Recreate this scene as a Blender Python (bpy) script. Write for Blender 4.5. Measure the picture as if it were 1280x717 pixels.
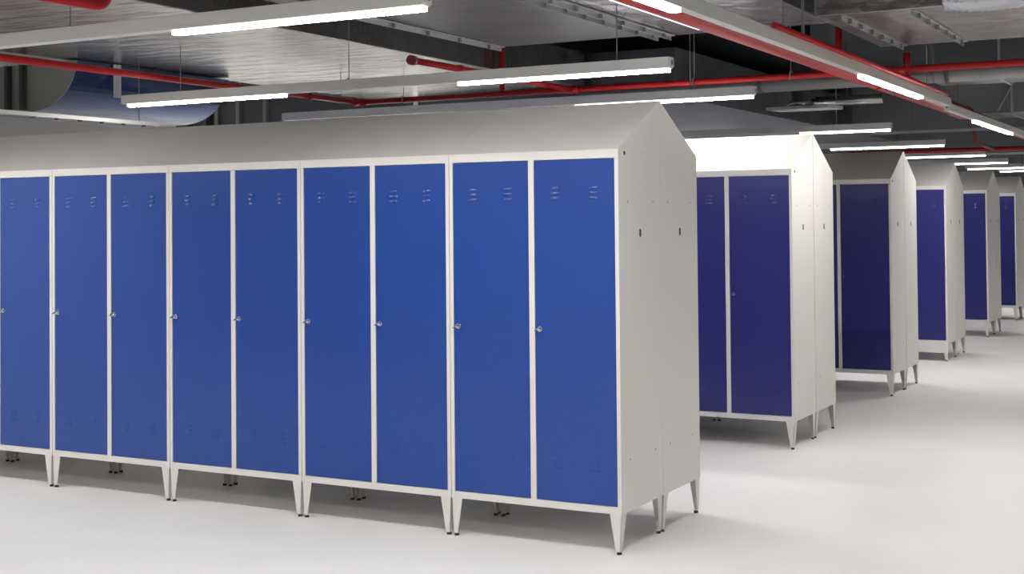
import bpy, math, random
from mathutils import Vector, Matrix
random.seed(7)
for o in list(bpy.data.objects):
    bpy.data.objects.remove(o)
SC = bpy.context.scene
COL = SC.collection

# ------------------------------------------------------------------ camera
CAM = Vector((2.738, -5.9535, 1.6569))
F_PX, YAW, PITCH, ROLL, PPX, PPY = 1651.85, -0.4848, 0.0209, -0.0096, 44.36, -118.61
fw = Vector((math.sin(YAW) * math.cos(PITCH), math.cos(YAW) * math.cos(PITCH), math.sin(PITCH)))
r0 = Vector((math.cos(YAW), -math.sin(YAW), 0)); u0 = r0.cross(fw)
rt = r0 * math.cos(ROLL) + u0 * math.sin(ROLL)
up = -r0 * math.sin(ROLL) + u0 * math.cos(ROLL)
cd = bpy.data.cameras.new('camera'); cam = bpy.data.objects.new('camera', cd); COL.objects.link(cam)
M = Matrix((rt, up, -fw)).transposed().to_4x4(); M.translation = CAM
cam.matrix_world = M
cd.sensor_width = 36; cd.lens = F_PX / 1280 * 36
cd.shift_x = -PPX / 1280; cd.shift_y = PPY / 1280
cd.clip_start = 0.05; cd.clip_end = 200
SC.camera = cam

# ------------------------------------------------------------------ world, exposure
w = bpy.data.worlds.new('world'); SC.world = w; w.use_nodes = True
w.node_tree.nodes['Background'].inputs[0].default_value = (0.9, 0.95, 1, 1)
w.node_tree.nodes['Background'].inputs[1].default_value = 0.3
vs = SC.view_settings
vs.view_transform = 'Standard'; vs.look = 'None'; vs.gamma = 1; vs.use_curve_mapping = False
vs.exposure = 0.04
TUBE = 138.0        # strength of every fluorescent tube

# ------------------------------------------------------------------ materials
def mat(name, col, rough=0.5, metal=0.0, bump=0.0, bscale=(5, 5, 5), var=0.0, vscale=3.0, spec=0.5, detail=3, coat=0.0):
    m = bpy.data.materials.new(name); m.use_nodes = True
    nt = m.node_tree; b = nt.nodes['Principled BSDF']
    b.inputs['Base Color'].default_value = (*col, 1); b.inputs['Roughness'].default_value = rough
    b.inputs['Metallic'].default_value = metal; b.inputs['Specular IOR Level'].default_value = spec
    b.inputs['Coat Weight'].default_value = coat
    tc = nt.nodes.new('ShaderNodeTexCoord')
    if var > 0:
        n = nt.nodes.new('ShaderNodeTexNoise'); n.inputs['Scale'].default_value = vscale; n.inputs['Detail'].default_value = 4
        nt.links.new(tc.outputs['Object'], n.inputs['Vector'])
        r = nt.nodes.new('ShaderNodeValToRGB')
        r.color_ramp.elements[0].position = 0.3; r.color_ramp.elements[1].position = 0.7
        r.color_ramp.elements[0].color = (*[c * (1 - var) for c in col], 1)
        r.color_ramp.elements[1].color = (*[min(1, c * (1 + var)) for c in col], 1)
        nt.links.new(n.outputs['Fac'], r.inputs['Fac']); nt.links.new(r.outputs['Color'], b.inputs['Base Color'])
    if bump > 0:
        mp = nt.nodes.new('ShaderNodeMapping'); mp.inputs['Scale'].default_value = bscale
        n = nt.nodes.new('ShaderNodeTexNoise'); n.inputs['Scale'].default_value = 1; n.inputs['Detail'].default_value = detail
        bp = nt.nodes.new('ShaderNodeBump'); bp.inputs['Strength'].default_value = bump; bp.inputs['Distance'].default_value = 0.05
        nt.links.new(tc.outputs['Object'], mp.inputs['Vector']); nt.links.new(mp.outputs['Vector'], n.inputs['Vector'])
        nt.links.new(n.outputs['Fac'], bp.inputs['Height']); nt.links.new(bp.outputs['Normal'], b.inputs['Normal'])
    return m
M_FLOOR = mat('epoxy_floor', (0.73, 0.725, 0.715), 0.42, bump=0.02, bscale=(1.2, 1.2, 1.2), var=0.04, vscale=0.9, spec=0.35)
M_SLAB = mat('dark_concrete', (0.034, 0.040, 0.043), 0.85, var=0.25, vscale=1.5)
M_WALL = mat('painted_wall', (0.6, 0.6, 0.59), 0.7, var=0.04)
M_GREY = mat('light_grey_paint', (0.62, 0.61, 0.59), 0.42, bump=0.012, bscale=(4, 4, 4), spec=0.45)
M_BLUE = mat('blue_paint', (0.010, 0.050, 0.265), 0.24, bump=0.012, bscale=(3, 3, 1.6), spec=0.4, detail=1)
M_VIOLET = mat('violet_blue_paint', (0.026, 0.027, 0.155), 0.29, bump=0.012, bscale=(3, 3, 1.6), spec=0.4, detail=1)
M_BLACK = mat('black_plastic', (0.015, 0.015, 0.016), 0.5)
M_CHROME = mat('chrome', (0.72, 0.73, 0.75), 0.22, 1.0)
M_RED = mat('red_pipe_paint', (0.44, 0.016, 0.018), 0.4, spec=0.3)
M_DRED = mat('dark_red_coupling', (0.16, 0.012, 0.014), 0.4)
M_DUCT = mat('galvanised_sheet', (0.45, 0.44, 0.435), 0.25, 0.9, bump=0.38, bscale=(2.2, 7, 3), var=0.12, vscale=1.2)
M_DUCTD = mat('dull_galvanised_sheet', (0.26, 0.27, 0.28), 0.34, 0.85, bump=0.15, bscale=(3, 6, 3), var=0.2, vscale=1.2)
M_CRUMP = mat('crumpled_lagging', (0.36, 0.35, 0.34), 0.3, 0.8, bump=0.5, bscale=(5, 5, 5), var=0.25, vscale=2.5, detail=5)
M_FOIL = mat('crinkled_foil', (0.48, 0.49, 0.53), 0.22, 0.9, bump=0.6, bscale=(4, 3, 4), detail=4)
M_ZINC = mat('zinc_rail', (0.52, 0.53, 0.53), 0.35, 0.6)
M_STEEL = mat('grey_conduit', (0.20, 0.21, 0.22), 0.5, 0.2)
M_TRAY = mat('white_batten_enamel', (0.66, 0.66, 0.64), 0.35)
M_DARK = mat('dark_bracket', (0.045, 0.047, 0.05), 0.6)
M_TUBE = bpy.data.materials.new('lit_tube'); M_TUBE.use_nodes = True
_b = M_TUBE.node_tree.nodes['Principled BSDF']
_b.inputs['Base Color'].default_value = (0.8, 0.8, 0.8, 1)
_b.inputs['Emission Color'].default_value = (1.0, 0.965, 0.93, 1); _b.inputs['Emission Strength'].default_value = TUBE
M_SIDE = M_TUBE.copy(); M_SIDE.name = 'lit_tube_side'; M_SIDE.node_tree.nodes['Principled BSDF'].inputs['Emission Strength'].default_value = 3.5

# ------------------------------------------------------------------ helpers
class MB:
    def __init__(s): s.v = []; s.f = []; s.m = []; s.sm = []
    def add(s, vs, fs, mi=0, smooth=False):
        n = len(s.v); s.v += [tuple(v) for v in vs]
        for f in fs: s.f.append([i + n for i in f]); s.m.append(mi); s.sm.append(smooth)
    def box(s, x0, x1, y0, y1, z0, z1, mi=0):
        s.add([(x0, y0, z0), (x1, y0, z0), (x1, y1, z0), (x0, y1, z0), (x0, y0, z1), (x1, y0, z1), (x1, y1, z1), (x0, y1, z1)],
              [(0, 3, 2, 1), (4, 5, 6, 7), (0, 1, 5, 4), (1, 2, 6, 5), (2, 3, 7, 6), (3, 0, 4, 7)], mi)
    def hexa(s, b, t, mi=0):
        """bottom 4 points, top 4 points, both counter-clockwise seen from above"""
        s.add(list(b) + list(t), [(0, 3, 2, 1), (4, 5, 6, 7), (0, 1, 5, 4), (1, 2, 6, 5), (2, 3, 7, 6), (3, 0, 4, 7)], mi)
    def prism(s, prof, axis, a0, a1, mi=0, smooth=False):
        """prof: 2D points in the two other axes, in order (y,z), (x,z) or (x,y)"""
        def P(p, a): return {'x': (a, p[0], p[1]), 'y': (p[0], a, p[1]), 'z': (p[0], p[1], a)}[axis]
        n = len(prof)
        s.add([P(p, a0) for p in prof] + [P(p, a1) for p in prof],
              [tuple(range(n))[::-1], tuple(range(n, 2 * n))], mi)
        s.add([P(p, a0) for p in prof] + [P(p, a1) for p in prof],
              [(i, (i + 1) % n, n + (i + 1) % n, n + i) for i in range(n)], mi, smooth)
    def sweep(s, pts, r, n=16, mi=0, caps=True):
        pts = [Vector(p) for p in pts]; rs = r if isinstance(r, (list, tuple)) else [r] * len(pts)
        t0 = (pts[1] - pts[0]).normalized()
        ref = Vector((0, 0, 1)) if abs(t0.z) < 0.9 else Vector((1, 0, 0))
        a = t0.cross(ref).normalized(); rings = []
        for i, p in enumerate(pts):
            if i == 0: t = t0
            elif i == len(pts) - 1: t = (pts[i] - pts[i - 1]).normalized()
            else: t = ((pts[i] - pts[i - 1]).normalized() + (pts[i + 1] - pts[i]).normalized()).normalized()
            a = (a - t * a.dot(t)).normalized(); b = t.cross(a)
            rings.append([p + (a * math.cos(2 * math.pi * k / n) + b * math.sin(2 * math.pi * k / n)) * rs[i] for k in range(n)])
        vs = [v for R in rings for v in R]
        fs = [(i * n + k, i * n + (k + 1) % n, (i + 1) * n + (k + 1) % n, (i + 1) * n + k) for i in range(len(pts) - 1) for k in range(n)]
        s.add(vs, fs, mi, True)
        if caps:
            s.add(rings[0], [tuple(range(n))[::-1]], mi); s.add(rings[-1], [tuple(range(n))], mi)
    def build(s, name, mats, parent=None, bevel=0.0):
        me = bpy.data.meshes.new(name); me.from_pydata(s.v, [], s.f)
        for m in (mats if isinstance(mats, (list, tuple)) else [mats]): me.materials.append(m)
        for p, mi, sm in zip(me.polygons, s.m, s.sm): p.material_index = mi; p.use_smooth = sm
        me.update()
        import bmesh
        bm = bmesh.new(); bm.from_mesh(me); bmesh.ops.remove_doubles(bm, verts=bm.verts, dist=1e-6)
        bmesh.ops.recalc_face_normals(bm, faces=bm.faces); bm.to_mesh(me); bm.free()
        o = bpy.data.objects.new(name, me); COL.objects.link(o)
        if parent: o.parent = parent
        if bevel:
            b = o.modifiers.new('bevel', 'BEVEL'); b.width = bevel; b.segments = 2; b.limit_method = 'ANGLE'
        return o
def tag(o, label=None, cat=None, group=None, kind=None):
    if label: o['label'] = label
    if cat: o['category'] = cat
    if group: o['group'] = group
    if kind: o['kind'] = kind
    return o
def empty(name, loc, label, cat, group=None, rz=0):
    o = bpy.data.objects.new(name, None); COL.objects.link(o); o.location = loc; o.rotation_euler.z = rz
    o.empty_display_size = 0.1
    return tag(o, label, cat, group)
def copy_tree(o, parent=None):
    c = o.copy(); COL.objects.link(c); c.parent = parent
    for ch in o.children: copy_tree(ch, c)
    return c
def arc(p0, pc, p1, n=6):
    """rounded corner from p0 through control pc to p1"""
    p0, pc, p1 = Vector(p0), Vector(pc), Vector(p1)
    return [(p0 * (1 - t) ** 2 + pc * 2 * t * (1 - t) + p1 * t * t) for t in [i / n for i in range(n + 1)]]

# ------------------------------------------------------------------ the room
X0, X1, Y0, Y1, ZC = -9.0, 10.0, -10.0, 34.0, 3.6
def slab(name, m, *b):
    q = MB(); q.box(*b); return tag(q.build(name, m), kind='structure')
slab('floor', M_FLOOR, X0, X1, Y0, Y1, -0.1, 0)
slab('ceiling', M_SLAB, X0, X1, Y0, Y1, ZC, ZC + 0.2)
slab('wall_left', mat('white_wall_paint', (0.82, 0.82, 0.80), 0.6), X0 - 0.2, X0, Y0, Y1, -0.1, ZC + 0.2)
slab('wall_right', M_WALL, X1, X1 + 0.2, Y0, Y1, -0.1, ZC + 0.2)
slab('wall_back', M_WALL, X0, X1, Y1, Y1 + 0.2, -0.1, ZC + 0.2)
slab('wall_front', M_WALL, X0, X1, Y0 - 0.2, Y0, -0.1, ZC + 0.2)

# ------------------------------------------------------------------ lockers
L, H, PK = 0.1976, 1.80, 0.2832
PW, PD = 0.9885, 0.5309                       # pitch of the units
W, D = PW - 0.003, PD - 0.0012
STILE, MID, RAIL = 0.021, 0.032, 0.036

def make_locker():
    r = empty('locker', (0, 0, 0), '', 'locker')
    hw, hd = W / 2, D / 2
    b = MB(); b.box(-hw, hw, -hd + 0.020, hd, L, L + H)
    b.build('body', M_GREY, r)
    f = MB()
    f.box(-hw, -hw + STILE, -hd, -hd + 0.0199, L, L + H); f.box(hw - STILE, hw, -hd, -hd + 0.0199, L, L + H)
    f.box(-MID / 2, MID / 2, -hd, -hd + 0.0199, L + RAIL, L + H - RAIL)
    f.box(-hw + STILE, hw - STILE, -hd, -hd + 0.0199, L, L + RAIL)
    f.box(-hw + STILE, hw - STILE, -hd, -hd + 0.0199, L + H - RAIL, L + H)
    f.build('front_frame', M_GREY, r)
    t = MB(); t.prism([(-hd, L + H + 0.0002), (hd, L + H + 0.0002), (hd, L + H + PK), (hd - 0.006, L + H + PK), (-hd, L + H + 0.008)], 'x', -hw - 0.0008, hw + 0.0008)
    t.build('sloping_top', M_GREY, r)
    # doors
    dw = (W - 2 * STILE - MID) / 2 - 0.006; dh = H - 2 * RAIL - 0.006
    for s in (-1, 1):
        cx = s * (MID / 2 + 0.003 + dw / 2); z0 = L + RAIL + 0.003
        d = MB(); yf = -hd + 0.003
        d.box(cx - dw / 2, cx + dw / 2, yf, yf + 0.0165, z0, z0 + dh)
        for lx in (-0.107, 0.107):                               # pressed louvres, two columns of three, top and bottom
            for zc, pr in ((1.790, 1.0), (0.430, 0.35)):
                for k in (-1, 0, 1):
                    zz = zc + k * 0.026; lw = 0.025
                    x = cx + lx
                    ns = 5; pa = [(yf, zz + 0.0065)]
                    for i in range(ns):
                        a_ = math.radians(24 - 13 * i / (ns - 1)); pa.append((pa[-1][0] - 0.0026 * pr * math.tan(a_), pa[-1][1] - 0.0026))
                    vs_ = [(x + sg * lw * (1 - 0.12 * i / ns), p[0], p[1]) for i, p in enumerate(pa) for sg in (-1, 1)]
                    d.add(vs_, [(2 * i, 2 * i + 1, 2 * i + 3, 2 * i + 2) for i in range(ns)], 0, True)
                    d.add(vs_ + [(x - lw, yf, zz - 0.0066), (x + lw, yf, zz - 0.0066)],
                          [(2 * ns, 2 * ns + 1, 2 * ns + 3, 2 * ns + 2), tuple([2 * i for i in range(ns + 1)] + [2 * ns + 2]), tuple([2 * i + 1 for i in range(ns + 1)] + [2 * ns + 3])])
        dr = d.build('door', M_BLUE, r)
        lk = MB(); x = cx - dw / 2 + 0.026; z = 1.10
        lk.sweep([(x, yf, z), (x, yf - 0.004, z)], 0.0135, 16)
        lk.sweep([(x, yf - 0.004, z), (x, yf - 0.020, z)], 0.0095, 16)
        ca, sa = math.cos(0.5), math.sin(0.5)
        def kp(u, v, y): return (x + u * ca - v * sa, y, z + u * sa + v * ca)
        for y_a, y_b, hu, hv in ((-0.020, -0.026, 0.008, 0.002), (-0.026, -0.046, 0.014, 0.0022)):
            lk.hexa([kp(-hu, -hv, yf + y_a), kp(hu, -hv, yf + y_a), kp(hu, -hv, yf + y_b), kp(-hu, -hv, yf + y_b)],
                    [kp(-hu, hv, yf + y_a), kp(hu, hv, yf + y_a), kp(hu, hv, yf + y_b), kp(-hu, hv, yf + y_b)])
        tag(lk.build('lock', M_CHROME, dr), 'chrome cylinder lock')
    # legs: folded sheet, two tapered flanges meeting in the corner
    for sx in (-1, 1):
        for sy in (-1, 1):
            lg = MB(); th = 0.003
            xc, yc = sx * (hw - 0.003), sy * (hd - (0.001 if sy < 0 else 0.010))
            wt, wb, zb, zt = 0.062, 0.024, 0.014, L - 0.0005
            def q(x, y, z): return (xc - sx * x, yc - sy * y, z)
            lg.hexa([q(0.008, 0, zb), q(0.008 + wb, 0, zb), q(0.008 + wb, th, zb), q(0.008, th, zb)],
                    [q(0, 0, zt), q(wt, 0, zt), q(wt, th, zt), q(0, th, zt)])
            lg.hexa([q(0.008, 0, zb), q(0.008 + th, 0, zb), q(0.008 + th, wb, zb), q(0.008, wb, zb)],
                    [q(0, 0, zt), q(th, 0, zt), q(th, wt, zt), q(0, wt, zt)])
            lg.box(*sorted((xc - sx * 0.008, xc - sx * 0.030)), *sorted((yc, yc - sy * 0.024)), zb, zb + 0.004)
            lo = lg.build('leg', M_GREY, r)
            ft = MB(); cxx, cyy = xc - sx * 0.019, yc - sy * 0.013
            ft.sweep([(cxx, cyy, 0.0), (cxx, cyy, 0.005), (cxx, cyy, 0.0138)], [0.013, 0.013, 0.008], 12)
            tag(ft.build('foot', M_BLACK, lo), 'black levelling foot')
    return r

def side_plugs(r, sx):
    """the dark keyhole cover and cable hole seen on an end panel"""
    hw, hd = W / 2, D / 2
    k = MB(); x0, x1 = sorted((sx * (hw + 0.0002), sx * (hw + 0.0022)))
    z, y = 1.585, -hd + 0.262
    prof = [(y + 0.010 * math.cos(a), z + (0.011 if math.sin(a) > 0 else -0.011) + 0.010 * math.sin(a)) for a in [math.pi * 2 * i / 16 + 0.01 for i in range(16)]]
    k.prism(prof, 'x', x0, x1)
    tag(k.build('slot_cover', M_BLACK, r), 'black oval slot cover')
    for yy in (-hd + 0.11, hd - 0.10):
        for zz in (0.455, 1.745):
            b = MB(); b.sweep([(sx * (hw + 0.0001), yy, zz), (sx * (hw + 0.0014), yy, zz)], 0.0045, 8)
            b.build('rivet', M_STEEL, r)
def cable_hole(r, sx, yy):
    hw, hd = W / 2, D / 2
    k = MB(); k.sweep([(sx * (hw + 0.0002), yy, 1.987), (sx * (hw + 0.002), yy, 1.987)], 0.0105, 12)
    tag(k.build('grommet', M_BLACK, r), 'small black grommet')

proto = make_locker()
rows = [(0.0, 0.0, 8, 'nearest row'), (-0.1215, 3.2301, 5, 'second row'), (-0.1456, 6.3323, 5, 'third row'),
        (-0.2732, 9.5371, 5, 'fourth row'), (-0.3606, 12.797, 5, 'fifth row'), (-0.4458, 15.9446, 5, 'sixth and farthest row')]
ordn = ['aisle-end', 'second from the aisle', 'third from the aisle', 'fourth from the aisle', 'fifth from the aisle', 'sixth from the aisle', 'seventh from the aisle', 'eighth from the aisle']
kinds = {0: 'nearest row at left', 1: 'second row, brightly lit roof', 2: 'third row with shaded roof',
         3: 'fourth row with deep bottom panel', 4: 'fifth row, narrow and shaded', 5: 'farthest row at the right edge'}
first = True; violet = {}
for ri, (rx, ry, n, rn) in enumerate(rows):
    gap = 0.0 if ri == 0 else 0.008
    for back in (0, 1):
        for k in range(n):
            o = proto if first else copy_tree(proto); first = False
            if ri:                                               # the rows beyond the first have violet-blue doors
                for ch in o.children:
                    if ch.name.startswith('door'):
                        key = ch.data.name
                        if key not in violet:
                            me = ch.data.copy(); me.materials[0] = M_VIOLET; violet[key] = me; violet[me.name] = me
                        ch.data = violet[key]
            o.location = (rx - PW * (k + 0.5), ry + PD * (0.5 if not back else 1.5) + (gap if back else 0), 0)
            o.rotation_euler.z = math.pi if back else 0
            o['label'] = (('blue' if ri == 0 else 'violet-blue') + ' two-door locker, %s in the %s' if not back else 'rear grey locker, %s in the %s') % (ordn[k], rn)
            if k == 0:
                o['label'] = ('%s with grey end panel on the aisle, %s' % (('front blue-door locker' if ri == 0 else 'front violet-door locker') if not back else 'rear locker', kinds[ri]))
            o['group'] = 'two-door lockers in the %s' % rn
            o['category'] = 'locker'
            if k == 0:
                side_plugs(o, -1 if back else 1)
                if not back: cable_hole(o, 1, -D / 2 + 0.075)
            if ri == 3 and not back:
                kp_ = MB(); kp_.box(-W / 2 + 0.001, W / 2 - 0.001, -D / 2 - 0.004, -D / 2 - 0.001, L - 0.105, L + 0.012)
                kp_.build('bottom_panel', M_GREY, o)

# ------------------------------------------------------------------ where a hanging rod meets a duct or the slab
DUCTS = [(-5.5, -2.98, -6.0, 5.7, 2.96), (-2.30, -1.02, -6.0, 2.95, 3.0), (-1.00, 0.22, -6.0, 3.05, 3.0), (0.36, 1.66, 2.2, 3.92, 2.92),
         (0.35, 1.9, -3.0, 1.55, 2.98), (0.3, 2.6, 5.9, 6.5, 2.85), (-0.2, 3.0, 9.3, 10.2, 2.79), (-5.0, -2.05, 5.8, 15.0, 2.82),
         (-1.9, 2.8, 11.65, 12.25, 2.78), (-6.0, 2.8, 17.5, 18.3, 2.72), (-6.8, -5.28, 1.5, 3.3, 2.56)]
def top_at(x, y):
    return min([ZC] + [d[4] - 0.001 for d in DUCTS if d[0] - 0.03 < x < d[1] + 0.03 and d[2] - 0.03 < y < d[3] + 0.03])

# ------------------------------------------------------------------ hanging linear luminaires
def luminaire(x0, x1, y, z, tubes, label, group, along='x', hang=(), hy=0.034):
    """a trunking batten from x0 to x1 (or y0..y1 when along='y') with its tubes below; z = underside of the tube"""
    cx = (x0 + x1) / 2
    if along == 'y': hy = 0.026
    r = empty('linear_light', ((cx, y, z) if along == 'x' else (y, cx, z)), label, 'light', group, 0 if along == 'x' else math.pi / 2)
    h = (x1 - x0) / 2
    b = MB(); b.prism([(-hy, 0.024), (hy, 0.024), (hy, 0.092), (-hy, 0.092)], 'x', -h, h)
    b.build('housing', M_TRAY, r, 0.003)
    for s in (-1, 1):
        e = MB(); a0, a1 = sorted((s * (h + 0.0005), s * (h + 0.008)))
        e.box(a0, a1, -hy * .93, hy * .93, 0.031, 0.089); e.box(*sorted((s * (h + 0.008), s * (h + 0.010))), -hy * .4, hy * .4, 0.045, 0.075, 1)
        e.build('end_cap', [M_TRAY, M_STEEL], r, 0.001)
    for t0, t1 in tubes:
        t = MB(); a, c = t0 - cx, t1 - cx
        t.add([(a, -0.024, 0.003), (c, -0.024, 0.003), (c, 0.024, 0.003), (a, 0.024, 0.003)], [(0, 3, 2, 1)], 0)
        t.add([(a, -0.024, 0.003), (c, -0.024, 0.003), (c, 0.024, 0.003), (a, 0.024, 0.003), (a, -0.025, 0.0235), (c, -0.025, 0.0235), (c, 0.025, 0.0235), (a, 0.025, 0.0235)],
              [(0, 1, 5, 4), (1, 2, 6, 5), (2, 3, 7, 6), (3, 0, 4, 7), (4, 5, 6, 7)], 1)
        tag(t.build('tube', [M_TUBE, M_SIDE], r), 'glowing white tube')
    for hx in hang:
        q = MB(); q.sweep([(hx - cx, 0, 0.0925), (hx - cx, 0, (top_at(hx, y) if along == 'x' else top_at(y, hx)) - z)], 0.0035, 8)
        q.box(hx - cx - 0.012, hx - cx + 0.012, -0.012, 0.012, 0.0925, 0.102)
        q.build('hanging_rod', M_STEEL, r)
    return r
G = 'white linear lights hung over the lockers'
ZL = 2.55
luminaire(-4.87, -0.33, -1.22, ZL, [(-4.82, -3.38), (-1.75, -0.34)], 'nearest long white linear light crossing the top left corner', G, hang=(-2.45, -4.3))
luminaire(-4.87, -0.34, 1.52, ZL, [(-4.82, -3.31), (-1.85, -0.35)], 'long white linear light with two lit tubes over the back of the nearest lockers', G, hang=(-4.3, -2.75, -0.7))
luminaire(-4.93, -0.49, 3.51, ZL, [(-1.98, -0.50)], 'linear light partly hidden by the nearest roof ridge, end glowing right of its peak', G, hang=(-4.3, -1.0,))
luminaire(-4.93, -0.52, 7.98, ZL, [(-4.88, -3.45), (-1.50, -0.53)], 'linear light just above the second gable peak', G, hang=(-4, -1.1))
luminaire(-4.95, -0.66, 11.50, ZL, [(-4.9, -3.5), (-2.15, -0.67)], 'linear light just above the third gable peak', G, hang=(-4, -1.1))
luminaire(-4.95, -0.69, 14.77, ZL, [(-4.9, -3.5), (-2.15, -0.70)], 'linear light just above the fourth gable peak', G, hang=(-4, -1.1))
luminaire(-4.95, -0.84, 17.87, ZL, [(-4.9, -3.5), (-2.3, -0.85)], 'small distant linear light above the fifth gable', G, hang=(-4, -1.1))
luminaire(-2.05, 2.50, 20.63, ZL, [(-2.0, -0.6), (1.0, 2.4)], 'distant linear light with tube starting just left of the fifth gable tip', G, hang=(-1, 1.1))
luminaire(-1.75, 2.60, 22.6, ZL, [(-1.71, -0.3), (1.0, 2.4)], 'farthest low linear light at the right picture edge', G, hang=(-1, 1.1))
for yy in (-4.0, -6.6, -8.8):
    luminaire(-4.87, -0.33, yy, ZL, [(-4.82, -3.38), (-1.75, -0.34)], 'linear light behind the camera, %.0f metres back on the left' % -yy, G, hang=(-4, -1.1))
for yy in (-7.5, -4.0, -1.2, 1.5, 4.2, 7.98, 11.5, 14.77, 17.9, 22.6, 27.0):
    luminaire(3.6, 7.8, yy, ZL, [(3.65, 5.0), (6.4, 7.75)], 'linear light right of the aisle at depth %.0f' % yy, G, hang=(4.2, 7))
for yy in (-4.0, -1.2, 7.4, 9.0, 10.5, 12.0):  # unseen lights, added to brighten the left wall
    luminaire(-8.7, -5.7, yy, ZL, [(-8.65, -7.3), (-7.1, -5.75)], 'added unseen linear light left of the lockers at depth %.0f' % yy, G, hang=(-8, -6.2))
GA = 'white linear lights along the aisle'
luminaire(-5.2, 5.39, 0.565, ZL, [(-5.1, -3.7), (-2.1, -0.61), (2.54, 4.30)], 'long aisle linear light running beside the thick red pipe', GA, 'y', hang=(0.9, 1.25, 4.55, 4.8))
luminaire(5.87, 11.6, 0.46, ZL, [(7.2, 9.46)], 'shorter far aisle linear light ending at the right edge', GA, 'y', hang=(6.4, 10.9))
hl = luminaire(-4.6, 1.86, -0.26, 2.84, [(0.2, 1.85)], 'aisle linear light mostly hidden behind the thick red pipe', GA, 'y', hang=(-3, 0.6))
for ch in hl.children:
    if ch.name.startswith('tube'): ch.data.materials[0] = M_SIDE

# ------------------------------------------------------------------ red fire pipework
RP = 0.026
def ring(parent, p, d, r, wdt=0.05, m=None):
    d = Vector(d).normalized(); p = Vector(p)
    q = MB(); q.sweep([p - d * wdt / 2, p + d * wdt / 2], r, 16)
    return q.build('coupling', m or M_DRED, parent)
mp = empty('fire_main_pipe', (0.35, 0, 2.675), 'thick glossy red pipe running along the aisle under the ceiling', 'pipe')
q = MB(); q.sweep([(0, -9.5, 0), (-0.04, 7.6, 0)], 0.065, 24); q.build('pipe', M_RED, mp)
q = MB(); q.sweep([(-0.04, 7.66, 0), (-0.09, 12.0, 0)] , 0.052, 24); q.build('pipe', M_RED, mp)
ring(mp, (-0.04, 7.62, 0), (0, 1, 0), 0.073, 0.07, M_DARK); ring(mp, (-0.09, 12.0, 0), (0, 1, 0), 0.06, 0.09, M_DARK)
ring(mp, (-0.02, 3.95, 0), (0, 1, 0), 0.071, 0.09, M_RED)
for yy in (2.0, 5.6):
    q = MB(); q.sweep([(0, yy, 0.05), (0, yy, ZC - 2.675)], 0.005, 8); q.build('hanging_rod', M_STEEL, mp)
sp = empty('branch_fire_pipe', (0.614, 0.6, 2.648), 'thin red pipe just above the long aisle light', 'pipe')
q = MB(); q.sweep([(0, 0, 0), (0, 4.5, 0)], 0.016, 14); q.build('pipe', M_RED, sp)

YX, ZX = 3.98, 2.75
nx = empty('sprinkler_pipework', (-1, YX, ZX), 'thin red sprinkler pipe crossing the ceiling above the lockers, with its branches', 'pipe')
q = MB(); q.sweep([(-3.43, 0, 0), (3.6, 0, 0)], RP, 16); q.build('cross_pipe', M_RED, nx)
q = MB(); q.sweep([(-3.43, -6.0, 0), (-3.43, 0, 0)], RP, 16); q.build('branch_pipe', M_RED, nx)
q = MB(); q.sweep([(-1.25, -2.42, 0), (-1.25, 0, 0)], RP * .9, 16); q.build('branch_pipe', M_RED, nx)
ring(nx, (-1.25, -2.42, 0), (0, 1, 0), RP * 1.3, 0.05); ring(nx, (-1.25, -1.80, 0), (0, 1, 0), RP * 1.2, 0.04, M_RED)
for x in (-3.43, -1.25, 1.35): ring(nx, (x, 0, 0), (1, 0, 0), RP * 1.35, 0.12, M_RED)
ring(nx, (-3.43, -0.75, 0), (0, 1, 0), RP * 1.3, 0.04); ring(nx, (-3.43, -0.08, 0), (0, 1, 0), RP * 1.35, 0.08, M_RED)
for x, z0, z1 in ((-1.93, 0.02, 0.42), (1.03, 0.02, 0.38), (1.54, -0.08, 0.12)):
    q = MB(); q.sweep([(x, 0, z0), (x, 0, z1)], RP * 0.95, 14); q.build('riser', M_RED, nx)
for x in (-2.95, -0.15, 0.65):
    q = MB(); q.sweep([(x, 0, RP), (x, 0, top_at(x - 1, YX) - ZX)], 0.0035, 8); q.box(x - 0.006, x + 0.006, -0.03, 0.03, -0.03, 0.032)
    q.build('hanging_rod', M_STEEL, nx)
up_ = empty('bent_fire_pipe', (-2.08, -1.35, 2.7), 'short bent red pipe at the top left picture edge', 'pipe')
q = MB(); q.sweep([(-0.05, -2.5, 0)] + arc((0, -0.06, 0), (0, 0.02, 0), (0, 0.02, 0.08)) + [(0, 0.02, 0.29)], RP, 16)
q.build('pipe', M_RED, up_)
fp = empty('distant_fire_pipe', (0, 14, 2.62), 'thin dark red cross pipe low over the distant gables', 'pipe')
q = MB(); q.sweep([(-2.6, 0, 0), (3, 0, 0)], 0.03, 12); q.build('pipe', M_RED, fp)
q = MB(); q.sweep([(-2.0, -1.5, 0.28)] + arc((-0.56, -1.5, 0.28), (-0.46, -1.5, 0.28), (-0.46, -1.5, 0.18)) + [(-0.46, -1.5, 0.02), (-0.46, -0.02, 0.0)], 0.028, 12); q.build('branch_pipe', M_DRED, fp)

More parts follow.
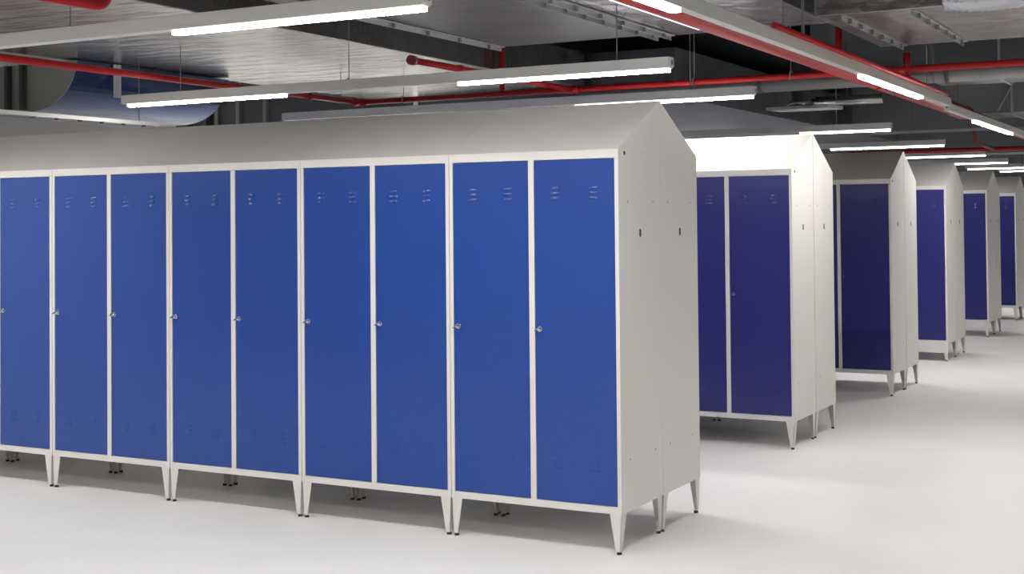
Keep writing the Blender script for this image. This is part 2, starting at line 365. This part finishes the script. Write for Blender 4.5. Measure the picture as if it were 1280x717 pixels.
# ------------------------------------------------------------------ ducts
def duct(name, x0, x1, y0, y1, z0, z1, label, m=M_DUCT, group='sheet metal air ducts under the slab', joints=(), axis='y', hang=(), fl=0.02):
    r = empty(name, ((x0 + x1) / 2, (y0 + y1) / 2, z0), label, 'air duct', group)
    cx, cy = (x0 + x1) / 2, (y0 + y1) / 2
    b = MB(); b.box(x0 - cx, x1 - cx, y0 - cy, y1 - cy, 0, z1 - z0); b.build('duct_body', m, r, 0.006)
    for j in joints:
        q = MB(); a, c = x0 - cx - fl, x1 - cx + fl; e, g = y0 - cy - fl, y1 - cy + fl; t = z1 - z0 + fl
        if axis == 'y':
            j0, j1 = j - cy - 0.012, j - cy + 0.012
            q.box(a, c, j0, j1, -fl, -0.0002); q.box(a, a + fl - .0002, j0, j1, 0, t); q.box(c - fl + .0002, c, j0, j1, 0, t)
        else:
            j0, j1 = j - cx - 0.012, j - cx + 0.012
            q.box(j0, j1, e, g, -fl, -0.0002); q.box(j0, j1, e, e + fl - .0002, 0, t); q.box(j0, j1, g - fl + .0002, g, 0, t)
        q.build('joint_flange', M_ZINC, r)
    for hx, hyy in hang:
        q = MB(); q.sweep([(hx - cx, hyy - cy, -0.03), (hx - cx, hyy - cy, ZC - z0)], 0.004, 8); q.build('hanging_rod', M_STEEL, r)
    return r, cx, cy
duct('air_duct', -5.5, -2.98, -6.0, 5.7, 2.96, 3.30, 'wide silvery duct underside left of centre, streaked with lamp reflections', joints=())
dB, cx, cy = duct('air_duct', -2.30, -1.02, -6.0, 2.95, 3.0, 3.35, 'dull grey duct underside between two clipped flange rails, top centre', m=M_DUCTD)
def rail(parent, x, y0, y1, z, wdt=0.035, n=12, s=1):
    q = MB(); q.box(x - wdt / 2, x + wdt / 2, y0, y1, z, z + 0.006); q.box(x - wdt / 2, x - wdt / 2 + 0.004, y0, y1, z - 0.03, z)
    q.build('flange_rail', M_ZINC, parent)
    for i in range(n):
        yy = y0 + (y1 - y0) * (i + 0.5) / n
        c = MB(); c.box(x - 0.008, x + 0.008, yy - 0.012, yy + 0.012, z - 0.022, z - 0.001); c.box(x - 0.012, x + 0.012, yy - 0.005, yy + 0.005, z - 0.030, z - 0.022)
        c.build('clip', M_STEEL, parent)
rail(dB, -2.30 - cx, -0.5 - cy, 2.9 - cy, -0.012, n=8)
dC, cx, cy = duct('air_duct', -1.00, 0.22, -6.0, 3.05, 3.0, 3.3, 'crinkled foil duct beside the thick red pipe, top centre right', m=M_FOIL)
rail(dC, -1.03 - cx, 0.2 - cy, 3.0 - cy, -0.012, n=10); rail(dC, -0.93 - cx, 0.2 - cy, 3.0 - cy, -0.012, n=8)
dE, cx, cy = duct('air_duct', 0.36, 1.66, 2.2, 3.92, 2.92, 3.05, 'grey flat duct box above the aisle light, right of the thick red pipe', m=M_CRUMP)
rail(dE, 0.55 - cx, 2.2 - cy, 3.9 - cy, -0.008, n=6); rail(dE, 0.98 - cx, 2.2 - cy, 3.9 - cy, -0.008, n=6)
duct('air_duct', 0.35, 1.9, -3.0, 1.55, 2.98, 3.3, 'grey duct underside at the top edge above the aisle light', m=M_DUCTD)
duct('air_duct', 0.3, 2.6, 5.9, 6.5, 2.85, 3.4, 'grey cross duct behind the round conduit at right', m=M_DUCTD, axis='x', joints=(0.9, 1.5))
dH, cx, cy = duct('air_duct', -0.2, 3.0, 9.3, 10.2, 2.79, 3.5, 'large dark grey duct side beyond the aisle lights at right', m=M_STEEL, axis='x', joints=(0.5, 1.3))
for xa in (0.35, 0.75, 1.15):
    q = MB(); q.hexa([(xa - cx, 9.24 - cy, 0.02), (xa + .02 - cx, 9.24 - cy, 0.02), (xa + .02 - cx, 9.25 - cy, 0.02), (xa - cx, 9.25 - cy, 0.02)],
                     [(xa + .38 - cx, 9.24 - cy, 0.7), (xa + .40 - cx, 9.24 - cy, 0.7), (xa + .40 - cx, 9.25 - cy, 0.7), (xa + .38 - cx, 9.25 - cy, 0.7)])
    q.build('brace', M_ZINC, dH)
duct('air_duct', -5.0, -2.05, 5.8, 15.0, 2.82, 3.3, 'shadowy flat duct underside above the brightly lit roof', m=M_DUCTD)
duct('air_duct', -1.9, 2.8, 11.65, 12.25, 2.78, 3.4, 'dark cross duct far back above the third gable', m=M_STEEL, axis='x')
duct('air_duct', -6.0, 2.8, 17.5, 18.3, 2.72, 3.4, 'pale distant cross duct above the farthest gables', m=M_STEEL, axis='x')

dK = empty('hanging_duct', (-7.3, 6.0, 2.62), 'dark grey duct end with upright channels, just above the nearest roof at left', 'air duct')
q = MB(); q.box(-1.3, 1.45, 0, 1.0, 0, ZC - 2.62 - 0.001); q.build('duct_body', M_STEEL, dK, 0.006)
for xx in (-1.05, -0.75, -0.62, -0.3, 0.1):
    q = MB(); q.box(xx - 0.025, xx + 0.025, -0.05, -0.0005, 0.0, 0.9); q.build('support_channel', M_DARK if xx < -0.7 else M_ZINC, dK)

# rounded duct at far left: bottom corner is a wide quarter round
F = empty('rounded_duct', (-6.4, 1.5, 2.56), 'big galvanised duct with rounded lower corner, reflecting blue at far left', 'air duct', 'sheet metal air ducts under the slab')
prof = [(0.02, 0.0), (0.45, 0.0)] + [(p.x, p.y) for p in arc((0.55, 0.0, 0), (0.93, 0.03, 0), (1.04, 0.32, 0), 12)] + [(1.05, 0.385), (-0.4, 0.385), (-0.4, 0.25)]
q = MB(); q.prism(prof, 'y', 0.0, 1.75, smooth=False); q.build('duct_body', mat('galvanised_sheet_blue_reflection', (0.11, 0.15, 0.28), 0.22, 0.9, bump=0.05, bscale=(2, 1, 2)), F)  # blue reflection of the locker doors is put into the sheet's base colour
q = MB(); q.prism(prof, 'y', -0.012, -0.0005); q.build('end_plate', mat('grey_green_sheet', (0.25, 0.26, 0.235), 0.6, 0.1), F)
for xx in (0.305, 0.475):
    q = MB(); q.box(xx - 0.018, xx + 0.018, -0.06, -0.0125, 0.02, 0.38); q.build('support_channel', M_DARK, F)
q = MB(); q.prism([(1.06, 0.12), (1.085, 0.12), (1.085, 0.385), (1.06, 0.385)], 'y', 0.36, 0.42); q.build('strap', M_TRAY, F)
CT = empty('cable_tray', (-5.1, 0, 2.45), 'slim pale cable tray with dark clips at far left', 'cable tray')
q = MB(); q.box(-0.02, 0.02, -0.4, 2.1, 0, 0.012); q.box(0.016, 0.02, -0.4, 2.2, 0.012, 0.03); q.box(-0.02, -0.016, -0.4, 2.2, 0.012, 0.03); q.build('tray', M_TRAY, CT)
for i in range(6):
    q = MB(); yy = 0.85 + i * 0.22; q.box(-0.012, 0.012, yy - 0.012, yy + 0.012, -0.012, -0.0005); q.build('clip', M_DARK, CT)
for yy in (0.3, 1.9):
    q = MB(); q.sweep([(0, yy, 0.012), (0, yy, top_at(-5.1, yy) - 2.45)], 0.004, 8); q.build('hanging_rod', M_STEEL, CT)

# round things
cp = empty('grey_conduit', (0.6, 5.2, 2.81), 'round light grey pipe running behind the red cross pipe', 'pipe')
q = MB(); q.sweep([(-3.4, 0, 0), (2.4, 0, 0)], 0.055, 20); q.build('pipe', mat('grey_lagging', (0.42, 0.42, 0.41), 0.5), cp)
for x in (-1.6, 0.0, 1.0): ring(cp, (x, 0, 0), (1, 0, 0), 0.062, 0.03, M_STEEL)
fd = empty('flexible_foil_duct', (1.65, 1.92, 2.94), 'shiny foil flexible duct in the top right corner', 'air duct')
pts = arc((-0.42, 0.02, 0.03), (0.0, 0.0, -0.03), (0.85, -0.08, 0.14), 60)
q = MB(); q.sweep(pts, [0.12 + 0.007 * (i % 2) for i in range(61)], 24); q.build('duct_body', M_FOIL, fd)
q = MB(); q.sweep([(0.1, 0, 0.13), (0.1, 0, 0.659)], 0.004, 8); q.build('hanging_rod', M_STEEL, fd)
ad = empty('air_diffuser', (-1.2, 7.05, 2.74), 'flat pale air diffuser plate hanging in the dark above the second row', 'air diffuser')
q = MB(); q.prism([(-0.32, -0.16), (0.32, -0.16), (0.38, 0.16), (-0.26, 0.16)], 'z', 0, 0.03); q.build('plate', M_TRAY, ad)
q = MB(); q.sweep([(0, 0, 0.03), (0, 0, 0.1), (0, 0, 0.86)], [0.16, 0.1, 0.1], 20); q.build('neck', M_DUCT, ad)
sl = empty('duct_silencer', (-1.22, 8.5, 2.945), 'horizontal blue-grey metal cylinder above the pale air diffuser', 'air duct')
q = MB(); q.sweep([(-0.3, 0, 0), (-0.25, 0, 0), (-0.25, 0, 0), (0.5, 0, 0)], [0.035, 0.035, 0.055, 0.055], 20); q.build('duct_body', M_DUCT, sl)
q = MB(); q.sweep([(0.1, 0, 0.055), (0.1, 0, 0.65)], 0.005, 8); q.build('hanging_rod', M_STEEL, sl)
